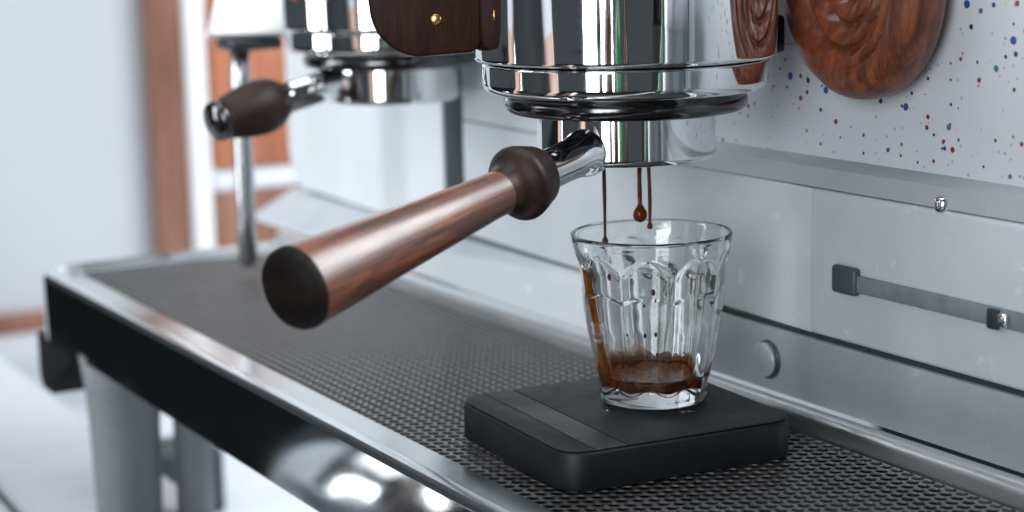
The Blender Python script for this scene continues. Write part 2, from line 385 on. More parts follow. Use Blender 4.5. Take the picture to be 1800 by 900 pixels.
# right section: speckled panel, ledge band, lower white panel, brushed strip
bevel_box("speckled_panel", (-0.1500, 0.076, 0.1115), (0.40, 0.10, 0.235), M_speck, mach, 0.001)
bd = obj("ledge_band", [(-0.15, 0.0665, 0.1015), (0.40, 0.0665, 0.1015), (0.40, 0.0680, 0.1095), (0.40, 0.0745, 0.1125), (0.40, 0.088, 0.1125), (0.40, 0.088, 0.1015),
                       (-0.15, 0.0665, 0.1015), (-0.15, 0.0680, 0.1095), (-0.15, 0.0745, 0.1125), (-0.15, 0.088, 0.1125), (-0.15, 0.088, 0.1015)],
         [(0, 1, 2, 7), (7, 2, 3, 8), (8, 3, 4, 9), (9, 4, 5, 10), (10, 5, 1, 0)], M_band, mach)
edge_split(bd, 50)
bevel_box("band_screw", (0.0945, 0.0640, 0.0995), (0.1015, 0.0700, 0.1065), M_chrome2, mach, 0.0028, 3)
bevel_box("lower_panel", (0.0200, 0.0655, 0.0395), (0.40, 0.085, 0.101), M_panel, mach, 0.002, 3)
bevel_box("shadow_gap", (-0.15, 0.0675, 0.036), (0.40, 0.086, 0.0392), M_gapdark, mach, 0.0)  # dark bar: shade under the panel edge put into its colour
bevel_box("lower_strip", (-0.15, 0.0660, 0.0085), (0.40, 0.086, 0.0372), M_strip, mach, 0.0015)
# slot channel with its end block and screw
ch = bevel_box("slot_channel", (0.052, 0.0630, 0.0620), (0.40, 0.0653, 0.0690), M_slot, mach, 0.0008)
bevel_box("end_block", (0.0385, 0.0615, 0.0605), (0.0535, 0.0653, 0.0720), M_block, ch, 0.0016, 3)
bevel_box("stop", (0.1285, 0.0610, 0.0612), (0.1345, 0.0628, 0.0690), M_slotdark, ch, 0.0008)
bevel_box("stop_screw", (0.1345, 0.0605, 0.0628), (0.1390, 0.0628, 0.0682), M_chrome2, ch, 0.0011, 3)
# round plugs in the strip; dark offset disc paints the recess shadow as a crescent
def shaded_plug(x, y, z, r, parent=mach):
    M = frame((x, y, z), (0, -1, 0))
    p = obj("shaded_plug", *lathe([(r * 0.98, -0.002), (r * 0.98, 0.0004), (r * 0.9, 0.0010), (0, 0.0010)], 40, M), M_slotdark, parent)
    M2 = frame((x - r * 0.16, y - 0.0010, z), (0, -1, 0))
    obj("plug_face", *lathe([(r * 0.86, 0.0), (r * 0.84, 0.0009), (r * 0.70, 0.0013), (0, 0.0015)], 40, M2), M_strip, p)
shaded_plug(-0.0085, 0.0658, 0.0225, 0.0088)
shaded_plug(0.1530, 0.0658, 0.0300, 0.0040)
# rear section: slanting smooth panel with rounded bottom corner, splash shelf under it
def slant(x): return 0.068 + (0.02 - x) * 0.05
def slanted_panel(name, x0, x1, z0, z1, mat, off=0.0, rc=0.0, th=0.012):
    out = []
    if rc:
        for i in range(9):
            a = R(180 + 90 * i / 8); out.append((x0 + rc + rc * math.cos(a), z0 + rc + rc * math.sin(a)))
    else: out.append((x0, z0))
    out += [(x1, z0), (x1, z1), (x0, z1)]
    ang = math.atan(-0.05); k = math.cos(ang)
    M = Matrix.Translation((0, slant(0) + off, 0)) @ Matrix.Rotation(ang, 4, 'Z') @ Matrix(((1 / k, 0, 0, 0), (0, 0, -1, 0), (0, 1, 0, 0), (0, 0, 0, 1)))
    return slab(name, out, -th, 0.0, mat, mach, 0.0012, 3, M)
slanted_panel("rear_panel", -0.3235, 0.0190, 0.0345, 0.1005, M_panel)
slanted_panel("rear_panel", -0.3235, -0.1505, 0.1010, 0.26, M_panel)
slanted_panel("rear_panel", -0.62, -0.3525, 0.0300, 0.26, M_enamel, 0.0, 0.03)
slanted_panel("dark_upright", -0.3520, -0.3240, 0.0345, 0.26, M_slotdark, 0.001)
slanted_panel("shadow_gap", -0.60, -0.1515, 0.024, 0.045, M_gapdark, 0.0135, 0, 0.010)  # dark backing paints the shade below the slanting panel
obj("splash_shelf", [(-0.62, 0.0662, 0.009), (-0.151, 0.0662, 0.009), (-0.151, 0.0765, 0.0335), (-0.62, 0.102, 0.0265), (-0.62, 0.125, 0.0265), (-0.151, 0.11, 0.0335),
                     ], [(0, 1, 2, 3), (3, 2, 5, 4)], M_panel, mach, smooth=False)
# back rail of the tray well
rp_ = [(0.0560, -0.004), (0.0560, 0.0030)] + [(0.0605 + 0.0045 * math.cos(R(180 - 150 * i / 8)), 0.0045 + 0.0048 * math.sin(R(180 - 150 * i / 8))) for i in range(9)] + [(0.0655, 0.004), (0.0655, -0.004)]
V = [(x, y, z) for x in (-0.545, 0.40) for y, z in rp_]; n = len(rp_)
rail_ = obj("back_rail", V, [(i, (i + 1) % n, n + (i + 1) % n, n + i) for i in range(n)] + [tuple(range(n)), tuple(range(n, 2 * n))], M_rail, mach)
edge_split(rail_, 35)
# grey plate behind the near group
bevel_box("group_mount", (-0.075, 0.0738, 0.1580), (0.030, 0.0758, 0.235), M_band, mach, 0.002)

def group_head(ax, ay, s=1.0):
    M = Matrix.Translation((ax, ay, 0)) @ Matrix.Scale(s, 4, (1, 0, 0)) @ Matrix.Scale(s, 4, (0, 1, 0))
    bell = [(0.0, 0.1572), (0.0560, 0.1572)] + arc(0.0590, 0.1590, 0.0016, -90, 0, 4) + [(0.0606, 0.1594), (0.0608, 0.164), (0.0610, 0.175), (0.0612, 0.20), (0.0612, 0.2445), (0.0612, 0.245), (0.0580, 0.252), (0.0, 0.254)]
    g = obj("group_head", *lathe(bell, 128, M), M_chrome, mach); edge_split(g, 40)
    ring = [(0.045, 0.1446), (0.0535, 0.1446)] + arc(0.0535, 0.1486, 0.0040, -90, 0, 6) + [(0.0575, 0.1490), (0.0576, 0.1551), (0.0576, 0.1555)] + arc(0.0566, 0.1556, 0.0010, 0, 90, 3) + [(0.045, 0.1568)]
    edge_split(obj("collar_ring", *lathe(ring, 128, M), M_chrome, g), 40)
    gas = [(0.034, 0.1362), (0.0440, 0.1362)] + arc(0.0452, 0.1402, 0.0040, -80, 60, 8) + [(0.0470, 0.1446)]
    edge_split(obj("gasket_ring", *lathe(gas, 128, M), M_darkchrome, g), 50)
    return g
g1 = group_head(-0.006, -0.008)
bevel_box("side_tab", (-0.0045, 0.0545, 0.1560), (0.006, 0.0640, 0.172), M_darkchrome, g1, 0.002)
g2 = group_head(-0.307, 0.034)

# wooden lever paddles
def paddle(center, yaw, bottom, mat, w=0.0215):
    half = w; H = 0.075
    out = [(half, H), (-half - 0.004, H), (-half - 0.0035, 0.045), (-half - 0.001, 0.026)]
    for i in range(9):
        a = R(180 + 85 * i / 8); out.append((-half + 0.020 + 0.0200 * math.cos(a), 0.020 + 0.0200 * math.sin(a)))
    out.append((half - 0.006, 0.0012))
    for i in range(5):
        a = R(-80 + 80 * i / 4); out.append((half - 0.0045 + 0.0045 * math.cos(a), 0.0058 + 0.0045 * math.sin(a)))
    M = Matrix.Translation(center) @ Matrix.Rotation(yaw, 4, 'Z') @ Matrix(((1, 0, 0, 0), (0, 0, -1, 0), (0, 1, 0, 0), (0, 0, 0, 1)))
    p = slab("lever_paddle", out, -0.005, 0.005, mat, mach, 0.0016, 3, M)
    obj("brass_pin", *lathe([(0.0022, 0.004), (0.0022, 0.0052), (0.0016, 0.0056), (0, 0.0057)], 24, M @ Matrix.Translation((0.0045, 0.0145, 0))), M_brass, p)
    return p
yaw = math.atan2(0.8699, 0.4927)
paddle((-0.0315, -0.0845, 0.1608), yaw, 0, M_wood_paddle)
obj("paddle_arm", *tube([(-0.031, -0.082, 0.232), (-0.028, -0.060, 0.232), (-0.022, -0.035, 0.232)], [0.006, 0.006, 0.006]), M_chrome, mach)
paddle((-0.296, -0.020, 0.1712), yaw - 0.35, 0, M_wood_knob, 0.017)
obj("paddle_arm", *tube([(-0.296, -0.018, 0.238), (-0.300, 0.0, 0.238), (-0.303, 0.012, 0.238)], [0.006, 0.006, 0.006]), M_chrome, mach)

# carved round wooden knob on the speckled panel
def carved_knob():
    M = frame((0.0535, 0.0610, 0.1870), (-0.10, -1, -0.03)); nA, nR = 150, 66; RO = 0.0472
    def height(r, a):
        q = r / RO
        # two wandering whorls cut as steps: a slow rise outwards, then a sharp drop
        rr = r + 0.0009 * math.sin(2 * a + 0.7) + 0.0005 * math.sin(3 * a - 1.2 + r * 60)
        ph = rr / 0.0092 + a / (2 * math.pi)
        f = ph - math.floor(ph)
        step = (0.25 + 0.75 * math.sin(math.pi * f / 1.72) if f < 0.86 else 0.25 + 0.75 * (1 - f) / 0.14) * 0.0046
        inner = 1 - sstep(0.70, 0.735, q + 0.02 * math.sin(2 * a + 1))
        rim = math.sqrt(max(0.0, 1 - max(0.0, (q - 0.80) / 0.20) ** 2)) if q > 0.80 else 1
        bowl = 0.0035 + 0.0045 * sstep(0.15, 0.78, q)
        return -0.004 + (bowl + step * inner + 0.0046 * (1 - inner)) * (0.15 + 0.85 * rim) + 0.0003 * math.sin(11 * a + 40 * q)
    V, F, rings = [], [], []
    for k in range(nR + 1):
        r = RO * (k / nR) ** 0.8 if k else 0.0002
        V += [M @ Vector((r * math.cos(2 * math.pi * i / nA), r * math.sin(2 * math.pi * i / nA), height(r, 2 * math.pi * i / nA - math.pi))) for i in range(nA)]
        rings.append(list(range(len(V) - nA, len(V))))
    for r, z in ((RO * 0.995, -0.007), (RO * 0.96, -0.0095), (RO * 0.85, -0.0115), (0.002, -0.0125)):
        V += [M @ Vector((r * math.cos(2 * math.pi * i / nA), r * math.sin(2 * math.pi * i / nA), z)) for i in range(nA)]
        rings.append(list(range(len(V) - nA, len(V))))
    for a, b in zip(rings[:-1], rings[1:]):
        for i in range(nA):
            j = (i + 1) % nA; F.append((a[i], b[i], b[j], a[j]))
    k = obj("carved_knob", V, F, M_wood_knob, mach)
    obj("knob_shaft", *lathe([(0, 0.0), (0.009, 0.0), (0.009, 0.0150), (0, 0.0150)], 24, frame((0.0535, 0.0610, 0.1870), (0, 1, 0))), M_chrome, k)
carved_knob()

# steam wand by the rear group
obj("steam_wand", *tube([(-0.449, -0.001, 0.006), (-0.449, -0.001, 0.010), (-0.449, -0.001, 0.05), (-0.449, -0.0005, 0.12), (-0.449, 0.0, 0.146)], [0.0035, 0.0058, 0.0060, 0.0060, 0.0060], 24), M_satin2, mach)
bevel_box("wand_joint", (-0.460, -0.012, 0.1400), (-0.432, 0.022, 0.1475), M_slotdark, mach, 0.003, 3)
slab("wand_housing", [(-0.024, 0), (0.040, 0), (0.044, 0.045), (0.044, 0.11), (-0.004, 0.11), (-0.010, 0.045)], -0.012, 0.012, M_rail, mach, 0.003, 3,
     Matrix.Translation((-0.446, 0.004, 0.1478)) @ Matrix.Rotation(yaw, 4, 'Z') @ Matrix(((1, 0, 0, 0), (0, 0, -1, 0), (0, 1, 0, 0), (0, 0, 0, 1))))
# legs standing on the counter
def leg(x, y, r0, r1, ztop):
    obj("leg", *lathe([(0, -0.1398), (r1 * 0.96, -0.1398), (r1, -0.138), (r0 * 0.5 + r1 * 0.5, -0.08), (r0, ztop - 0.02), (r0 * 1.12, ztop), (0, ztop)], 40, Matrix.Translation((x, y, 0))), M_satin, mach)
leg(-0.436, -0.0895, 0.0222, 0.0195, -0.034)
leg(-0.430, -0.0500, 0.0108, 0.0112, -0.030)
slab("leg_bracket", [(-0.5360, -0.0374), (-0.5360, -0.066), (-0.529, -0.073), (-0.512, -0.073), (-0.455, -0.0374)], 0.080, 0.1128, M_bracket, mach, 0.003, 3, Matrix(((1, 0, 0, 0), (0, 0, -1, 0), (0, 1, 0, 0), (0, 0, 0, 1))))

# ------------------------------------------------------------------ drip tray
tray = empty("drip_tray", (-0.10, -0.03, -0.037), "long steel drip tray with perforated grate under the glass and scale", "drip tray")
def tray_path(inset, end_inset=None):
    e = inset if end_inset is None else end_inset
    x0, y0, r = -0.538, -0.1130, 0.030
    rr = max(r - inset, 0.004)
    pts = [(0.40, y0 + inset)]
    cx, cy = x0 + e + rr, y0 + inset + rr
    pts.append((cx + 0.002, y0 + inset))
    for i in range(11):
        a = R(-90 - 90 * i / 10); pts.append((cx + rr * math.cos(a), cy + rr * math.sin(a)))
    pts.append((x0 + e, cy + 0.002)); pts.append((x0 + e, 0.0555)); return pts
def sweep(name, section, mat, ends=None, close=False):
    """section: list of (inset, z); the rows follow the rounded front-left outline of the tray"""
    V, F = [], []
    m = 15
    for k, (ins, z) in enumerate(section):
        for x, y in tray_path(ins, None if ends is None else ends[k]): V.append((x, y, z))
    rows = len(section)
    for k in range(rows if close else rows - 1):
        k2 = (k + 1) % rows
        for i in range(m - 1): F.append((k * m + i, k * m + i + 1, k2 * m + i + 1, k2 * m + i))
    return edge_split(obj(name, V, F, mat, tray), 30)
sweep("apron", [(0.0004, -0.0372), (0.0, -0.0368), (0.0, -0.0364), (0.0, 0.0012), (0.0, 0.0016), (0.0008, 0.0030)], M_apron)
sweep("lip", [(0.0009, 0.0031), (0.0014, 0.0044), (0.0018, 0.0047), (0.0062, 0.0048), (0.0066, 0.0047), (0.0074, 0.0040), (0.0078, 0.0012)], M_lip)
sweep("rim", [(0.0079, 0.0010), (0.026, 0.0004), (0.0275, -0.0006), (0.0278, -0.004)], M_chrome2, [0.0079, 0.013, 0.0145, 0.0148])
bevel_box("pan", (-0.530, -0.108, -0.030), (0.40, 0.0655, -0.0125), M_pan, tray, 0.001)
bevel_box("pan_back", (-0.530, 0.0590, -0.0124), (0.40, 0.0655, -0.0042), M_pan, tray, 0.0)
def grate():
    px, py, rh, th = 0.0060, 0.0052, 0.00240, 0.0006
    x0, x1, y0, y1 = -0.5260, 0.34, -0.0862, 0.0565
    angs = sorted(set([math.degrees(math.atan2(sy * py, sx * px)) % 360 for sx in (1, -1) for sy in (1, -1)] + [0, 90, 180, 270, 20, 160, 200, 340, 65, 115, 245, 295]))
    rim, hole = [], []
    for a in angs:
        c, s = math.cos(R(a)), math.sin(R(a))
        t = min(px / 2 / abs(c) if abs(c) > 1e-6 else 9, py / 2 / abs(s) if abs(s) > 1e-6 else 9)
        rim.append((c * t, s * t)); hole.append((c * rh * 1.10, s * rh))
    V, F = [], []; n = len(angs)
    rows = int((y1 - y0) / py)
    for j in range(rows):
        y = y0 + py * (j + 0.5); x = x0 + px * (0.5 if j % 2 else 1.0)
        while x < x1:
            b = len(V)
            jx, jy = random.uniform(-1, 1) * 0.00005, random.uniform(-1, 1) * 0.00005
            V += [(x + u, y + v, -0.0005) for u, v in rim]
            V += [(x + u + jx, y + v + jy, -0.0005) for u, v in hole]
            V += [(x + u + jx, y + v + jy, -0.0005 - th) for u, v in hole]
            for i in range(n):
                k = (i + 1) % n
                for l in range(2): F.append((b + l * n + i, b + l * n + k, b + (l + 1) * n + k, b + (l + 1) * n + i))
            x += px
    me = bpy.data.meshes.new("grate"); me.from_pydata(V, [], F); me.update()
    me.materials.append(M_grate)
    o = bpy.data.objects.new("grate", me); C.objects.link(o); adopt(o, tray)
    return o
grate()

# ------------------------------------------------------------------ scale
scl = empty("coffee_scale", (0.0045, -0.0180, 0.0), "flat black coffee scale on the grate, under the glass", "scale")
SM = Matrix.Translation((0.0045, -0.0180, 0)) @ Matrix.Rotation(R(-3.7), 4, 'Z')
slab("body", rrect(0.0505, 0.0525, 0.012, 10), 0.0004, 0.0155, M_black, scl, 0.0012, 3, SM)
slab("platform", rrect(0.0497, 0.0385, 0.0095, 10, 0, 0.0132)[0:0] or [(-0.0497, -0.0253), (0.0497, -0.0253)] + rrect(0.0497, 0.0517, 0.0115, 10)[11:33], 0.0157, 0.0165, M_blacktop, scl, 0.0003, 2, SM)
slab("display", [(-0.0497, -0.0390), (0.0497, -0.0390), (0.0497, -0.0258), (-0.0497, -0.0258)], 0.0156, 0.0164, M_gloss, scl, 0.0002, 1, SM)
M_led = paint("dim_display_mark", (0.16, 0.07, 0.065), 0.4)
for k_, (u_, v_) in enumerate(((0.0145, -0.0320), (0.0105, -0.0350))):
    if k_ == 0: obj("display_mark", *lathe([(0.0016, 0.01642), (0.0016, 0.01648), (0.0011, 0.01648), (0.0011, 0.01642)], 20, SM @ Matrix.Translation((u_, v_, 0))), M_led, scl)
    else: bevel_box("display_mark", (u_ - 0.002, v_ - 0.0003, 0.01642), (u_ + 0.002, v_ + 0.0003, 0.01648), M_led, scl, 0, 1, SM)
slab("edge_strip", rrect(0.0497, 0.0517, 0.0115, 10)[0:11] + [(0.0497, -0.0394), (-0.0497, -0.0394)] + rrect(0.0497, 0.0517, 0.0115, 10)[33:44], 0.0157, 0.0165, M_blacktop, scl, 0.0003, 2, SM)

# ------------------------------------------------------------------ drinking glass
GZ = 0.0166
def lerp(tab, z):
    if z <= tab[0][0]: return tab[0][1]
    for (a, b), (c, d) in zip(tab[:-1], tab[1:]):
        if z <= c:
            t = (z - a) / (c - a); t = t * t * (3 - 2 * t) * 0.35 + t * 0.65; return b + (d - b) * t
    return tab[-1][1]
OUT = [(0.0, 0.0212), (0.0012, 0.0222), (0.006, 0.0224), (0.012, 0.0238), (0.020, 0.0256), (0.030, 0.0276), (0.040, 0.0291), (0.0465, 0.0299), (0.055, 0.0308), (0.062, 0.0319), (0.068, 0.0328), (0.0700, 0.0331)]
def outer_r(th, z, nf=9, ph=0.30):
    r = lerp(OUT, z)
    a = abs((((th + ph) / (2 * math.pi) * nf) % 1.0) - 0.5) * 2          # 0 facet centre .. 1 ridge
    zt = 0.0625 - 0.0085 * a * a
    zl = 0.0450 + 0.0022 * (1 - a * a)
    up = sstep(zt + 0.0012, zt - 0.0012, z)
    inset = up * 0.00165 * (1 - a ** 2.2)
    low = sstep(zl + 0.0007, zl - 0.0007, z)
    inset_low = 0.0021 * (1 - a ** 1.7) - 0.00055
    foot = sstep(0.0055, 0.0095, z)
    inset = inset * (1 - low) + low * inset_low * (0.25 + 0.75 * foot)
    return r - inset
def inner_r(z): return lerp(OUT, z) - (0.0034 if z < 0.04 else 0.0034 - 0.0018 * sstep(0.04, 0.066, z))
def make_glass():
    nA = 9 * 18
    V, rings = [], []
    def ring(fn, z):
        r0 = len(V)
        for i in range(nA):
            th = 2 * math.pi * i / nA; r = fn(th, z); V.append((r * math.cos(th), r * math.sin(th), GZ + z))
        rings.append(list(range(r0, len(V))))
    def point(z): V.append((0, 0, GZ + z)); rings.append([len(V) - 1])
    point(0.0011)
    for rr, z in ((0.012, 0.0010), (0.0175, 0.0008), (0.0192, 0.0001), (0.0200, 0.0)): ring(lambda t, z_, rr=rr: rr, z)
    zs = [0.0004, 0.0012, 0.003, 0.0045, 0.006, 0.0075, 0.009, 0.011] + [0.013 + 0.0022 * i for i in range(14)] + [0.0433 + 0.0006 * i for i in range(10)] + [0.0495, 0.051] + [0.0525 + 0.0007 * i for i in range(17)] + [0.0655, 0.0672, 0.0685]
    for z in zs: ring(outer_r, z)
    ring(lambda t, z: 0.03310, 0.0692); ring(lambda t, z: 0.03295, 0.0698); ring(lambda t, z: 0.0325, 0.0701); ring(lambda t, z: 0.0320, 0.0699); ring(lambda t, z: 0.03155, 0.0692)
    for z in (0.068, 0.066, 0.063, 0.059, 0.055, 0.050, 0.045, 0.040, 0.035, 0.030, 0.025, 0.020, 0.016, 0.0125, 0.010): ring(lambda t, z_: inner_r(z_), z)
    ring(lambda t, z: 0.0186, 0.0082); ring(lambda t, z: 0.0170, 0.0070); ring(lambda t, z: 0.0135, 0.0063); ring(lambda t, z: 0.007, 0.0060); point(0.0060)
    F = []
    for a, b in zip(rings[:-1], rings[1:]):
        for i in range(nA):
            j = (i + 1) % nA
            if len(a) == 1: F.append((a[0], b[i], b[j]))
            elif len(b) == 1: F.append((a[i], b[0], a[j]))
            else: F.append((a[i], b[i], b[j], a[j]))
    g = obj("drinking_glass", V, F, M_glass)
    tag(g, "clear faceted tumbler standing on the black scale", "glass")
    return g
make_glass()

# espresso in the glass: liquid, amber film on the wall, splashes
esp = empty("espresso", (0, 0, GZ + 0.0061), "small pool of dark espresso at the bottom of the glass", "coffee")
lz = 0.0112
prof = [(0.0, 0.0058), (0.0136, 0.0061), (0.0171, 0.0068), (0.0187, 0.0080), (inner_r(0.010) + 0.0002, 0.010), (inner_r(lz) + 0.0002, lz + 0.0004), (inner_r(lz) - 0.0008, lz), (inner_r(lz) - 0.003, lz - 0.0001)]
obj("liquid", *lathe([(r, z + GZ) for r, z in prof] , 72), M_coffee, esp)
def surface():
    V, F = [], []; nr, na = 14, 72; r1 = inner_r(lz) - 0.003
    for i in range(nr + 1):
        r = r1 * i / nr
        for j in range(na):
            a = 2 * math.pi * j / na
            z = GZ + lz - 0.0001 + 0.00012 * math.sin(r * 1800) * math.exp(-r * 90) * (1 if i < nr else 0)
            V.append((r * math.cos(a), r * math.sin(a), z))
    for i in range(nr):
        for j in range(na):
            k = (j + 1) % na; F.append((i * na + j, (i + 1) * na + j, (i + 1) * na + k, i * na + k))
    return obj("crema", V, F, M_crema, esp)
surface()
def film(name, th0, width, z0, z1, mat, thick=0.0005, wob=0.0):
    V, F = [], []; nz, nt_ = 26, 7
    for side in (0, 1):
        for i in range(nz + 1):
            z = z0 + (z1 - z0) * i / nz; t = i / nz
            wd = width * (1 - 0.55 * t) * (0.75 + 0.25 * math.cos(5 * t + 1)) * (1 if t < 0.9 else (1 - t) * 10 + 0.05)
            for j in range(nt_ + 1):
                u = j / nt_ - 0.5
                th = th0 + wob * math.sin(4 * t) + u * wd
                edge = max(0.0, 1 - (2 * u) ** 2)
                r = inner_r(z) + 0.00012 - (0 if side == 0 else thick * edge + 0.00014)
                V.append((r * math.cos(th), r * math.sin(th), GZ + z))
    m = nt_ + 1; off = (nz + 1) * m
    for s in (0, off):
        for i in range(nz):
            for j in range(nt_): F.append((s + i * m + j, s + i * m + j + 1, s + (i + 1) * m + j + 1, s + (i + 1) * m + j))
    for i in range(nz):
        F.append((i * m, (i + 1) * m, off + (i + 1) * m, off + i * m)); F.append((i * m + nt_, off + i * m + nt_, off + (i + 1) * m + nt_, (i + 1) * m + nt_))
    return obj(name, V, F, mat, esp)
left = math.atan2(-0.8699, -0.4927)
film("coffee_trail", left + 0.40, 0.46, 0.0112, 0.058, M_amber, 0.0006, 0.05)
def smear(th0, th1, hs):
    """one uneven brown tide mark on the inside wall just above the liquid"""
    V, F = [], []; nt_, nz = 40, 5
    for side in (0, 1):
        for i in range(nt_ + 1):
            t = i / nt_; th = th0 + (th1 - th0) * t
            top = lz + hs * math.sin(math.pi * t) ** 0.5 * (0.80 + 0.12 * math.sin(5.1 * t + 0.6)) + 0.0002
            for k in range(nz + 1):
                z = lz - 0.0006 + (top - lz + 0.0006) * k / nz
                r = inner_r(z) + 0.0001 - (0 if side == 0 else 0.0004 * (1 - (k / nz) ** 2) + 0.0001)
                V.append((r * math.cos(th), r * math.sin(th), GZ + z))
    m = nz + 1; off = (nt_ + 1) * m
    for s_ in (0, off):
        for i in range(nt_):
            for k in range(nz): F.append((s_ + i * m + k, s_ + (i + 1) * m + k, s_ + (i + 1) * m + k + 1, s_ + i * m + k + 1))
    obj("crema_smear", V, F, M_smear, esp)
smear(left - 0.2, left - 2.0, 0.0085); smear(left - 1.9, left - 3.3, 0.0060); smear(left + 0.9, left + 0.1, 0.012)
tocam = math.atan2(-0.4196, 0.6311)
for dth, z, s in ((-0.62, 0.0555, 1.3), (0.02, 0.0500, 1.2), (0.05, 0.0465, 0.6), (-0.12, 0.0445, 0.6), (-0.42, 0.032, 0.6), (-0.12, 0.032, 0.9), (0.06, 0.0325, 0.9), (0.08, 0.024, 0.8), (-0.1, 0.023, 0.7), (0.55, 0.024, 0.6)):
    r = inner_r(z); th = tocam + dth
    M = Matrix.Translation((r * math.cos(th), r * math.sin(th), GZ + z)) @ Matrix.Rotation(th, 4, 'Z') @ Matrix.Diagonal((0.5, 0.8, 1.35, 1))
    k = 0.00085 * s
    obj("splash", *lathe([(k * math.sin(R(a)), -k * math.cos(R(a))) for a in range(0, 181, 20)], 12, M), M_stream, esp)

# water drops left on the scale beside the glass
for x_, y_, r_, e_, lb_ in ((0.0265, -0.0015, 0.0015, 2.4, "long clear water drop on the scale, right in front of the glass"), (0.0060, -0.0270, 0.0009, 1.5, "tiny water drop on the scale, left of the glass")):
    Md = Matrix.Translation((x_, y_, 0.01652)) @ Matrix.Rotation(R(62), 4, 'Z') @ Matrix.Diagonal((e_, 1, 1, 1))
    wd_ = obj("water_drop", *lathe([(0, 0), (r_, 0.0), (r_ * 0.95, r_ * 0.16), (r_ * 0.7, r_ * 0.34), (r_ * 0.35, r_ * 0.44), (0, r_ * 0.46)], 20, Md), M_glass)
    tag(wd_, lb_, "water drop", "water drops on the scale")

# three falling streams
def stream(pts, label):
    V, F = tube([(p[0], p[1], p[2]) for p in pts], [p[3] for p in pts], 16)
    tag(obj("coffee_stream", V, F, M_stream), label, "coffee stream", "coffee streams falling from the portafilter")
def drop_path(x, y, z0, z1, rt, rb, rd):
    P = []
    zz = z1 + rd * 2.6
    for i in range(8):
        t = i / 7; P.append((x + 0.0003 * math.sin(5 * t + 900 * x) * (1 - t), y + 0.0003 * math.sin(4 * t + 700 * y) * (1 - t), z0 + (zz - z0) * t, (rt + (rb - rt) * t ** 0.6) * (1 + 0.10 * math.sin(9 * t + 500 * x))))
    for i in range(1, 12):
        a = math.pi * (0.16 + 0.84 * i / 11)
        z = z1 + rd + rd * math.cos(a) * (1.25 if math.cos(a) > 0 else 1.0); P.append((x, y, z, max(rd * math.sin(a), rb if i < 3 else 0.00005)))
    return P
stream(drop_path(-0.0185, -0.0107, 0.1195, 0.0798, 0.00105, 0.00062, 0.00135), "leftmost thin coffee stream, its tip just inside the rim")
stream(drop_path(-0.0122, 0.0026, 0.1195, 0.0885, 0.00125, 0.00085, 0.0030), "middle coffee stream ending in a big round drop")
stream(drop_path(-0.0098, 0.0058, 0.1195, 0.0855, 0.00100, 0.00070, 0.00125), "rightmost thin coffee stream, beside the big drop")

# ------------------------------------------------------------------ portafilters
def filter_body(ax, ay, parent, s=1.0):
    M = Matrix.Translation((ax, ay, 0)) @ Matrix.Scale(s, 4, (1, 0, 0)) @ Matrix.Scale(s, 4, (0, 1, 0))
    prof = [(0.0290, 0.1360), (0.0290, 0.1200), (0.0, 0.1190), (0.0, 0.1189), (0.0290, 0.1185), (0.0300, 0.1176)] + arc(0.0335, 0.1196, 0.0026, -100, 0, 7) + [(0.0361, 0.1199), (0.0361, 0.1355), (0.0361, 0.1361), (0.0290, 0.1361)]
    return edge_split(obj("filter_body", *lathe(prof, 112, M), M_chrome, parent), 40)
pf = empty("portafilter", (-0.006, -0.008, 0.117), "near portafilter with long reddish walnut handle, locked in the front group", "portafilter", "portafilters")
filter_body(-0.006, -0.008, pf)
COL = Vector((0.0210, -0.0677, 0.1167))
HM = frame(COL, HD)
nk = obj("neck", *lathe([(0.0, -0.046), (0.0085, -0.046), (0.0096, -0.0325), (0.0095, -0.0305), (0.0090, -0.0285), (0.0084, -0.0262), (0.0080, -0.0235), (0.0078, -0.018), (0.0078, -0.010), (0.0078, 0.0), (0, 0.0)], 64, HM), M_chrome, pf)
edge_split(nk, 50)
hd = obj("handle", *lathe([(0.0, 0.0120), (0.0086, 0.0120), (0.0084, 0.0180), (0.0086, 0.0260), (0.0092, 0.0363), (0.0100, 0.0489), (0.0109, 0.0636), (0.0119, 0.0794), (0.0130, 0.0951), (0.0140, 0.1098), (0.0147, 0.1208), (0.0147, 0.1214), (0, 0.1214)], 72, HM), M_wood_handle, pf)
edge_split(hd, 50)
cl = obj("collar", *lathe([(0.0, -0.0036), (0.0090, -0.0036), (0.0106, -0.0035), (0.0113, -0.0029), (0.0117, -0.0021), (0.0126, 0.0007), (0.0136, 0.0037), (0.0143, 0.0061), (0.0145, 0.0075), (0.0142, 0.0089), (0.0132, 0.0103), (0.0117, 0.0117), (0.0103, 0.0130), (0.0093, 0.0147), (0.0088, 0.0166), (0.0085, 0.0191), (0, 0.0191)], 64, HM), M_wood_dark, hd)
edge_split(cl, 50)
edge_split(obj("ferrule", *lathe([(0.0, -0.0062), (0.0082, -0.0062), (0.0088, -0.0056), (0.0090, -0.0034), (0, -0.0034)], 48, HM), M_chrome, hd), 40)
edge_split(obj("end_cap", *lathe([(0.0, 0.1209), (0.0147, 0.1212), (0.0147, 0.1222), (0.0143, 0.1240), (0.0134, 0.1256), (0.0115, 0.1270), (0.0075, 0.1280), (0.003, 0.1284), (0, 0.1285)], 64, HM), M_wood_cap, hd), 40)

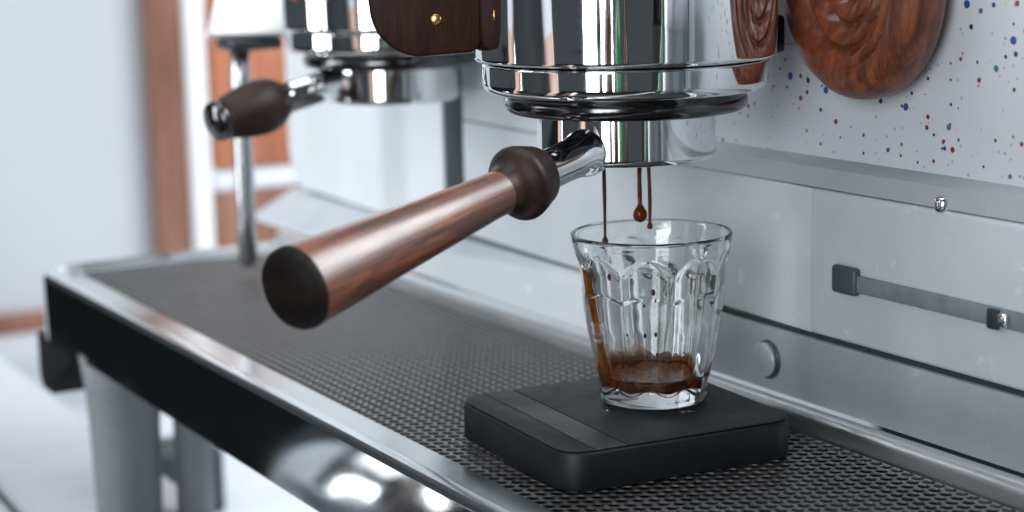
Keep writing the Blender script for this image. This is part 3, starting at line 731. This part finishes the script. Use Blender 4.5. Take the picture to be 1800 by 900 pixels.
pr = empty("portafilter", (-0.307, 0.034, 0.117), "far blurred portafilter with stubby dark wooden handle, in the rear group", "portafilter", "portafilters")
filter_body(-0.307, 0.034, pr)
RD = Vector((0.016, -0.078, -0.0155)).normalized()
RM = frame((-0.306, -0.003, 0.1285), RD)
obj("neck", *lathe([(0.0, -0.012), (0.013, -0.012), (0.010, -0.002), (0.0082, 0.006), (0.0080, 0.038), (0, 0.038)], 40, RM), M_chrome, pr)
rh = obj("handle", *lathe([(0, 0.033), (0.0086, 0.033), (0.0104, 0.035), (0.0134, 0.040), (0.0148, 0.046), (0.0146, 0.053), (0.0132, 0.061), (0.0112, 0.069), (0.0104, 0.073), (0, 0.073)], 48, RM), M_wood_dark, pr)
obj("end_cap", *lathe([(0, 0.0725), (0.0104, 0.0725), (0.0107, 0.075), (0.0100, 0.0775), (0, 0.0784)], 40, RM), M_darkchrome, rh)

# ------------------------------------------------------------------ what the chrome mirrors: the barista's side of the counter, plus an added grinder and table
M_skin = paint("skin", (0.50, 0.34, 0.28), 0.5, 0.05)
M_cloth = paint("black_cloth", (0.012, 0.016, 0.019), 0.85, 0.2)
M_shirt = paint("grey_shirt", (0.55, 0.56, 0.60), 0.85, 0.08)
M_hair = paint("dark_hair", (0.02, 0.014, 0.01), 0.5, 0.2)
def barista(px, py):
    J = {}; E_ = []
    def j(k, x, y, z, r, r2=None, par=None):
        J[k] = (len(J), (px + x, py + y, z), (r, r2 or r))
        if par: E_.append((J[par][0], J[k][0]))
    j('pelvis', 0, 0, -0.10, 0.145, 0.105)
    j('waist', 0, 0, 0.04, 0.130, 0.095, 'pelvis'); j('chest', 0, 0.0, 0.20, 0.150, 0.105, 'waist'); j('collar', 0, -0.005, 0.33, 0.110, 0.075, 'chest')
    j('neck', 0, 0.01, 0.40, 0.052, 0.055, 'collar'); j('jaw', 0, 0.030, 0.46, 0.062, 0.075, 'neck'); j('brow', 0, 0.025, 0.55, 0.075, 0.09, 'jaw'); j('crown', 0, 0.01, 0.62, 0.055, 0.07, 'brow')
    for s, n in ((-1, 'l'), (1, 'r')):
        j('sh' + n, s * 0.17, -0.005, 0.31, 0.056, None, 'collar'); j('el' + n, s * 0.225, 0.03, 0.05, 0.043, None, 'sh' + n)
        j('fo' + n, s * 0.20, 0.13, -0.02, 0.038, None, 'el' + n); j('wr' + n, s * 0.16, 0.24, -0.07, 0.027, None, 'fo' + n); j('ha' + n, s * 0.15, 0.29, -0.09, 0.030, 0.018, 'wr' + n)
        for q in range(4): j('f%d%s' % (q, n), s * 0.15 + (q - 1.5) * 0.018, 0.335 - abs(q - 1.4) * 0.006, -0.105, 0.0085, None, 'ha' + n); j('g%d%s' % (q, n), s * 0.15 + (q - 1.5) * 0.019, 0.355 - abs(q - 1.4) * 0.009, -0.125, 0.007, None, 'f%d%s' % (q, n))
        j('th' + n, s * 0.15 - s * 0.035, 0.295, -0.105, 0.009, None, 'ha' + n); j('ti' + n, s * 0.15 - s * 0.045, 0.32, -0.120, 0.0075, None, 'th' + n)
        j('hip' + n, s * 0.09, 0, -0.19, 0.088, None, 'pelvis'); j('kn' + n, s * 0.10, 0.01, -0.58, 0.058, None, 'hip' + n); j('ca' + n, s * 0.10, -0.015, -0.72, 0.056, None, 'kn' + n)
        j('an' + n, s * 0.10, -0.01, -0.98, 0.038, None, 'ca' + n); j('toe' + n, s * 0.12, 0.13, -1.03, 0.034, 0.026, 'an' + n)
    me = bpy.data.meshes.new("body"); me.from_pydata([J[k][1] for k in J], E_, []); me.update()
    o = bpy.data.objects.new("person_body_tmp", me); C.objects.link(o)
    sk = o.modifiers.new("skin", 'SKIN'); sd = o.modifiers.new("sub", 'SUBSURF'); sd.levels = sd.render_levels = 2
    for k in J: me.skin_vertices[0].data[J[k][0]].radius = J[k][2]
    me.skin_vertices[0].data[0].use_root = True
    dg = bpy.context.evaluated_depsgraph_get(); m2 = bpy.data.meshes.new_from_object(o.evaluated_get(dg)); bpy.data.objects.remove(o)
    m2.name = "body"; m2.materials.clear()
    for m in (M_skin, M_shirt, M_cloth, M_hair): m2.materials.append(m)
    for p in m2.polygons:
        c = p.center; x, y, z = c.x - px, c.y - py, c.z; p.use_smooth = True
        if z > 0.40: p.material_index = 3 if (z > 0.585 or y < -0.02) else 0
        elif z < -0.13 and abs(x) < 0.21 and y < 0.16: p.material_index = 2
        elif z > 0.12 or abs(x) < 0.15 and y < 0.12: p.material_index = 1
        else: p.material_index = 0
    root = empty("person", (px, py, -1.06), "person in grey shirt and long black apron facing the machine, seen mirrored in the chrome", "person")
    b = bpy.data.objects.new("body", m2); C.objects.link(b); adopt(b, root)
    # apron wraps the front of trunk and thighs
    V, F = [], []; nz, na = 24, 24
    tab = [(-0.62, 0.205, 0.155), (-0.20, 0.190, 0.150), (-0.08, 0.180, 0.135), (0.05, 0.160, 0.120), (0.20, 0.155, 0.128), (0.30, 0.10, 0.118)]
    for i in range(nz + 1):
        z = -0.62 + 0.92 * i / nz
        for (a, b_) in zip(tab[:-1], tab[1:]):
            if a[0] <= z <= b_[0] + 1e-9:
                t = (z - a[0]) / (b_[0] - a[0]); rx = a[1] + (b_[1] - a[1]) * t; ry = a[2] + (b_[2] - a[2]) * t
        span = 95 if z < 0.05 else 95 - 55 * (z - 0.05) / 0.25
        for k in range(na + 1):
            an = R(90 - span + 2 * span * k / na); f = 1 + (0.035 * math.sin(k * 1.9) * max(0, -z) / 0.6)
            V.append((px + rx * math.cos(an) * f, py + ry * math.sin(an) * f, z))
    for i in range(nz):
        for k in range(na): q = i * (na + 1) + k; F.append((q, q + 1, q + na + 2, q + na + 1))
    ap = obj("apron", V, F, M_cloth, root)
    so = ap.modifiers.new("thick", 'SOLIDIFY'); so.thickness = 0.003
barista(-0.20, -0.66)

def green_bottle(x, y, z0):
    m, nt, b = nodes("green_glass"); b.inputs["Base Color"].default_value = (0.015, 0.16, 0.05, 1); b.inputs["Transmission Weight"].default_value = 0.3; b.inputs["Roughness"].default_value = 0.08
    p = [(0, 0), (0.034, 0), (0.037, 0.004), (0.037, 0.20), (0.034, 0.225), (0.020, 0.260), (0.0145, 0.285), (0.0145, 0.325), (0.0165, 0.326), (0.0165, 0.34), (0, 0.34)]
    o = obj("bottle", *lathe([(r, z + z0) for r, z in p], 40, Matrix.Translation((x, y, 0))), m)
    edge_split(o, 40); tag(o, "green glass bottle on the counter, seen mirrored in the group head", "bottle")
green_bottle(0.455, -0.055, -0.14)
can = obj("steel_canister", *lathe([(0, 0.0), (0.040, 0.0), (0.042, 0.002), (0.042, 0.150), (0.0435, 0.151), (0.0435, 0.170), (0.041, 0.174), (0, 0.175)], 56, Matrix.Translation((0.305, 0.000, 0.0002))), M_brushed)
edge_split(can, 40); tag(can, "brushed steel canister at the right end of the grate, seen mirrored in the group head", "canister")
gr = empty("grinder_prop", (0.98, -0.30, -0.14), "tall black grinder added out of view to darken the reflection in the group head", "grinder")  # unseen grinder, added as a dark band for the chrome
bevel_box("base", (0.90, -0.235, -0.1398), (1.06, -0.06, 0.10), M_black, gr, 0.01, 3)
bevel_box("column", (0.92, -0.22, 0.1005), (1.04, -0.09, 0.30), M_darkchrome, gr, 0.01, 3)
bevel_box("hopper", (0.91, -0.225, 0.3005), (1.05, -0.075, 0.50), M_black, gr, 0.02, 3)

tb = empty("table_prop", (1.45, -1.25, -1.06), "dark wooden side table added behind the camera for reflections in the group head", "table")  # unseen table, added to carry the bottles mirrored in the bell
bevel_box("tabletop", (1.15, -1.75, -0.34), (1.75, -0.75, -0.30), M_wood_dark, tb, 0.004)
for lx_ in (1.19, 1.71):
    for ly_ in (-1.71, -0.79): bevel_box("leg", (lx_ - 0.025, ly_ - 0.025, -1.0598), (lx_ + 0.025, ly_ + 0.025, -0.3402), M_wood_dark, tb, 0.003)
M_red = paint("red_glaze", (0.35, 0.03, 0.02), 0.25); M_brown = paint("brown_glass", (0.06, 0.02, 0.008), 0.12); M_leafg = paint("green_glaze", (0.02, 0.15, 0.05), 0.2)
for bx_, by_, sc_, mt_, lb_ in ((1.28, -1.62, 1.2, M_black, "tall black bottle"), (1.34, -1.44, 0.8, M_red, "short red bottle"), (1.30, -1.28, 1.35, M_brown, "tallest brown bottle"), (1.40, -1.12, 1.0, M_black, "middle black bottle"), (1.30, -1.00, 1.1, M_leafg, "green glazed bottle"), (1.36, -0.86, 0.9, M_brown, "small brown bottle")):
    p_ = [(0, 0), (0.048, 0), (0.052, 0.004), (0.052, 0.20), (0.046, 0.235), (0.022, 0.275), (0.018, 0.30), (0.018, 0.345), (0.022, 0.346), (0.022, 0.36), (0, 0.36)]
    edge_split(tag(obj("bottle", *lathe([(r_ * sc_, z_ * sc_ * 1.25 - 0.2999) for r_, z_ in p_], 32, Matrix.Translation((bx_, by_, 0))), mt_), lb_ + " on the side table, added for reflections in the group head", "bottle", "bottles on the side table"), 40)  # added bottles: dark and coloured bands in the bell's reflection
def steel_bin(x, y):
    root = empty("steel_bin", (x, y, -1.06), "round polished steel bin on the floor, seen mirrored in the tray front", "bin")
    M = Matrix.Translation((x, y, -1.06))
    obj("drum", *lathe([(0, 0.0), (0.100, 0.0), (0.102, 0.01), (0.102, 0.74), (0.098, 0.75), (0, 0.75)], 56, M), M_chrome, root)
    edge_split(obj("lid", *lathe([(0.1045, 0.752), (0.1045, 0.775), (0.100, 0.792), (0.085, 0.815), (0.055, 0.835), (0.02, 0.842), (0, 0.843)], 56, M), M_chrome, root), 40)
    obj("lid_knob", *lathe([(0.008, 0.840), (0.010, 0.86), (0.018, 0.872), (0.016, 0.885), (0, 0.888)], 24, M), M_black, root)
steel_bin(-0.86, -0.50)
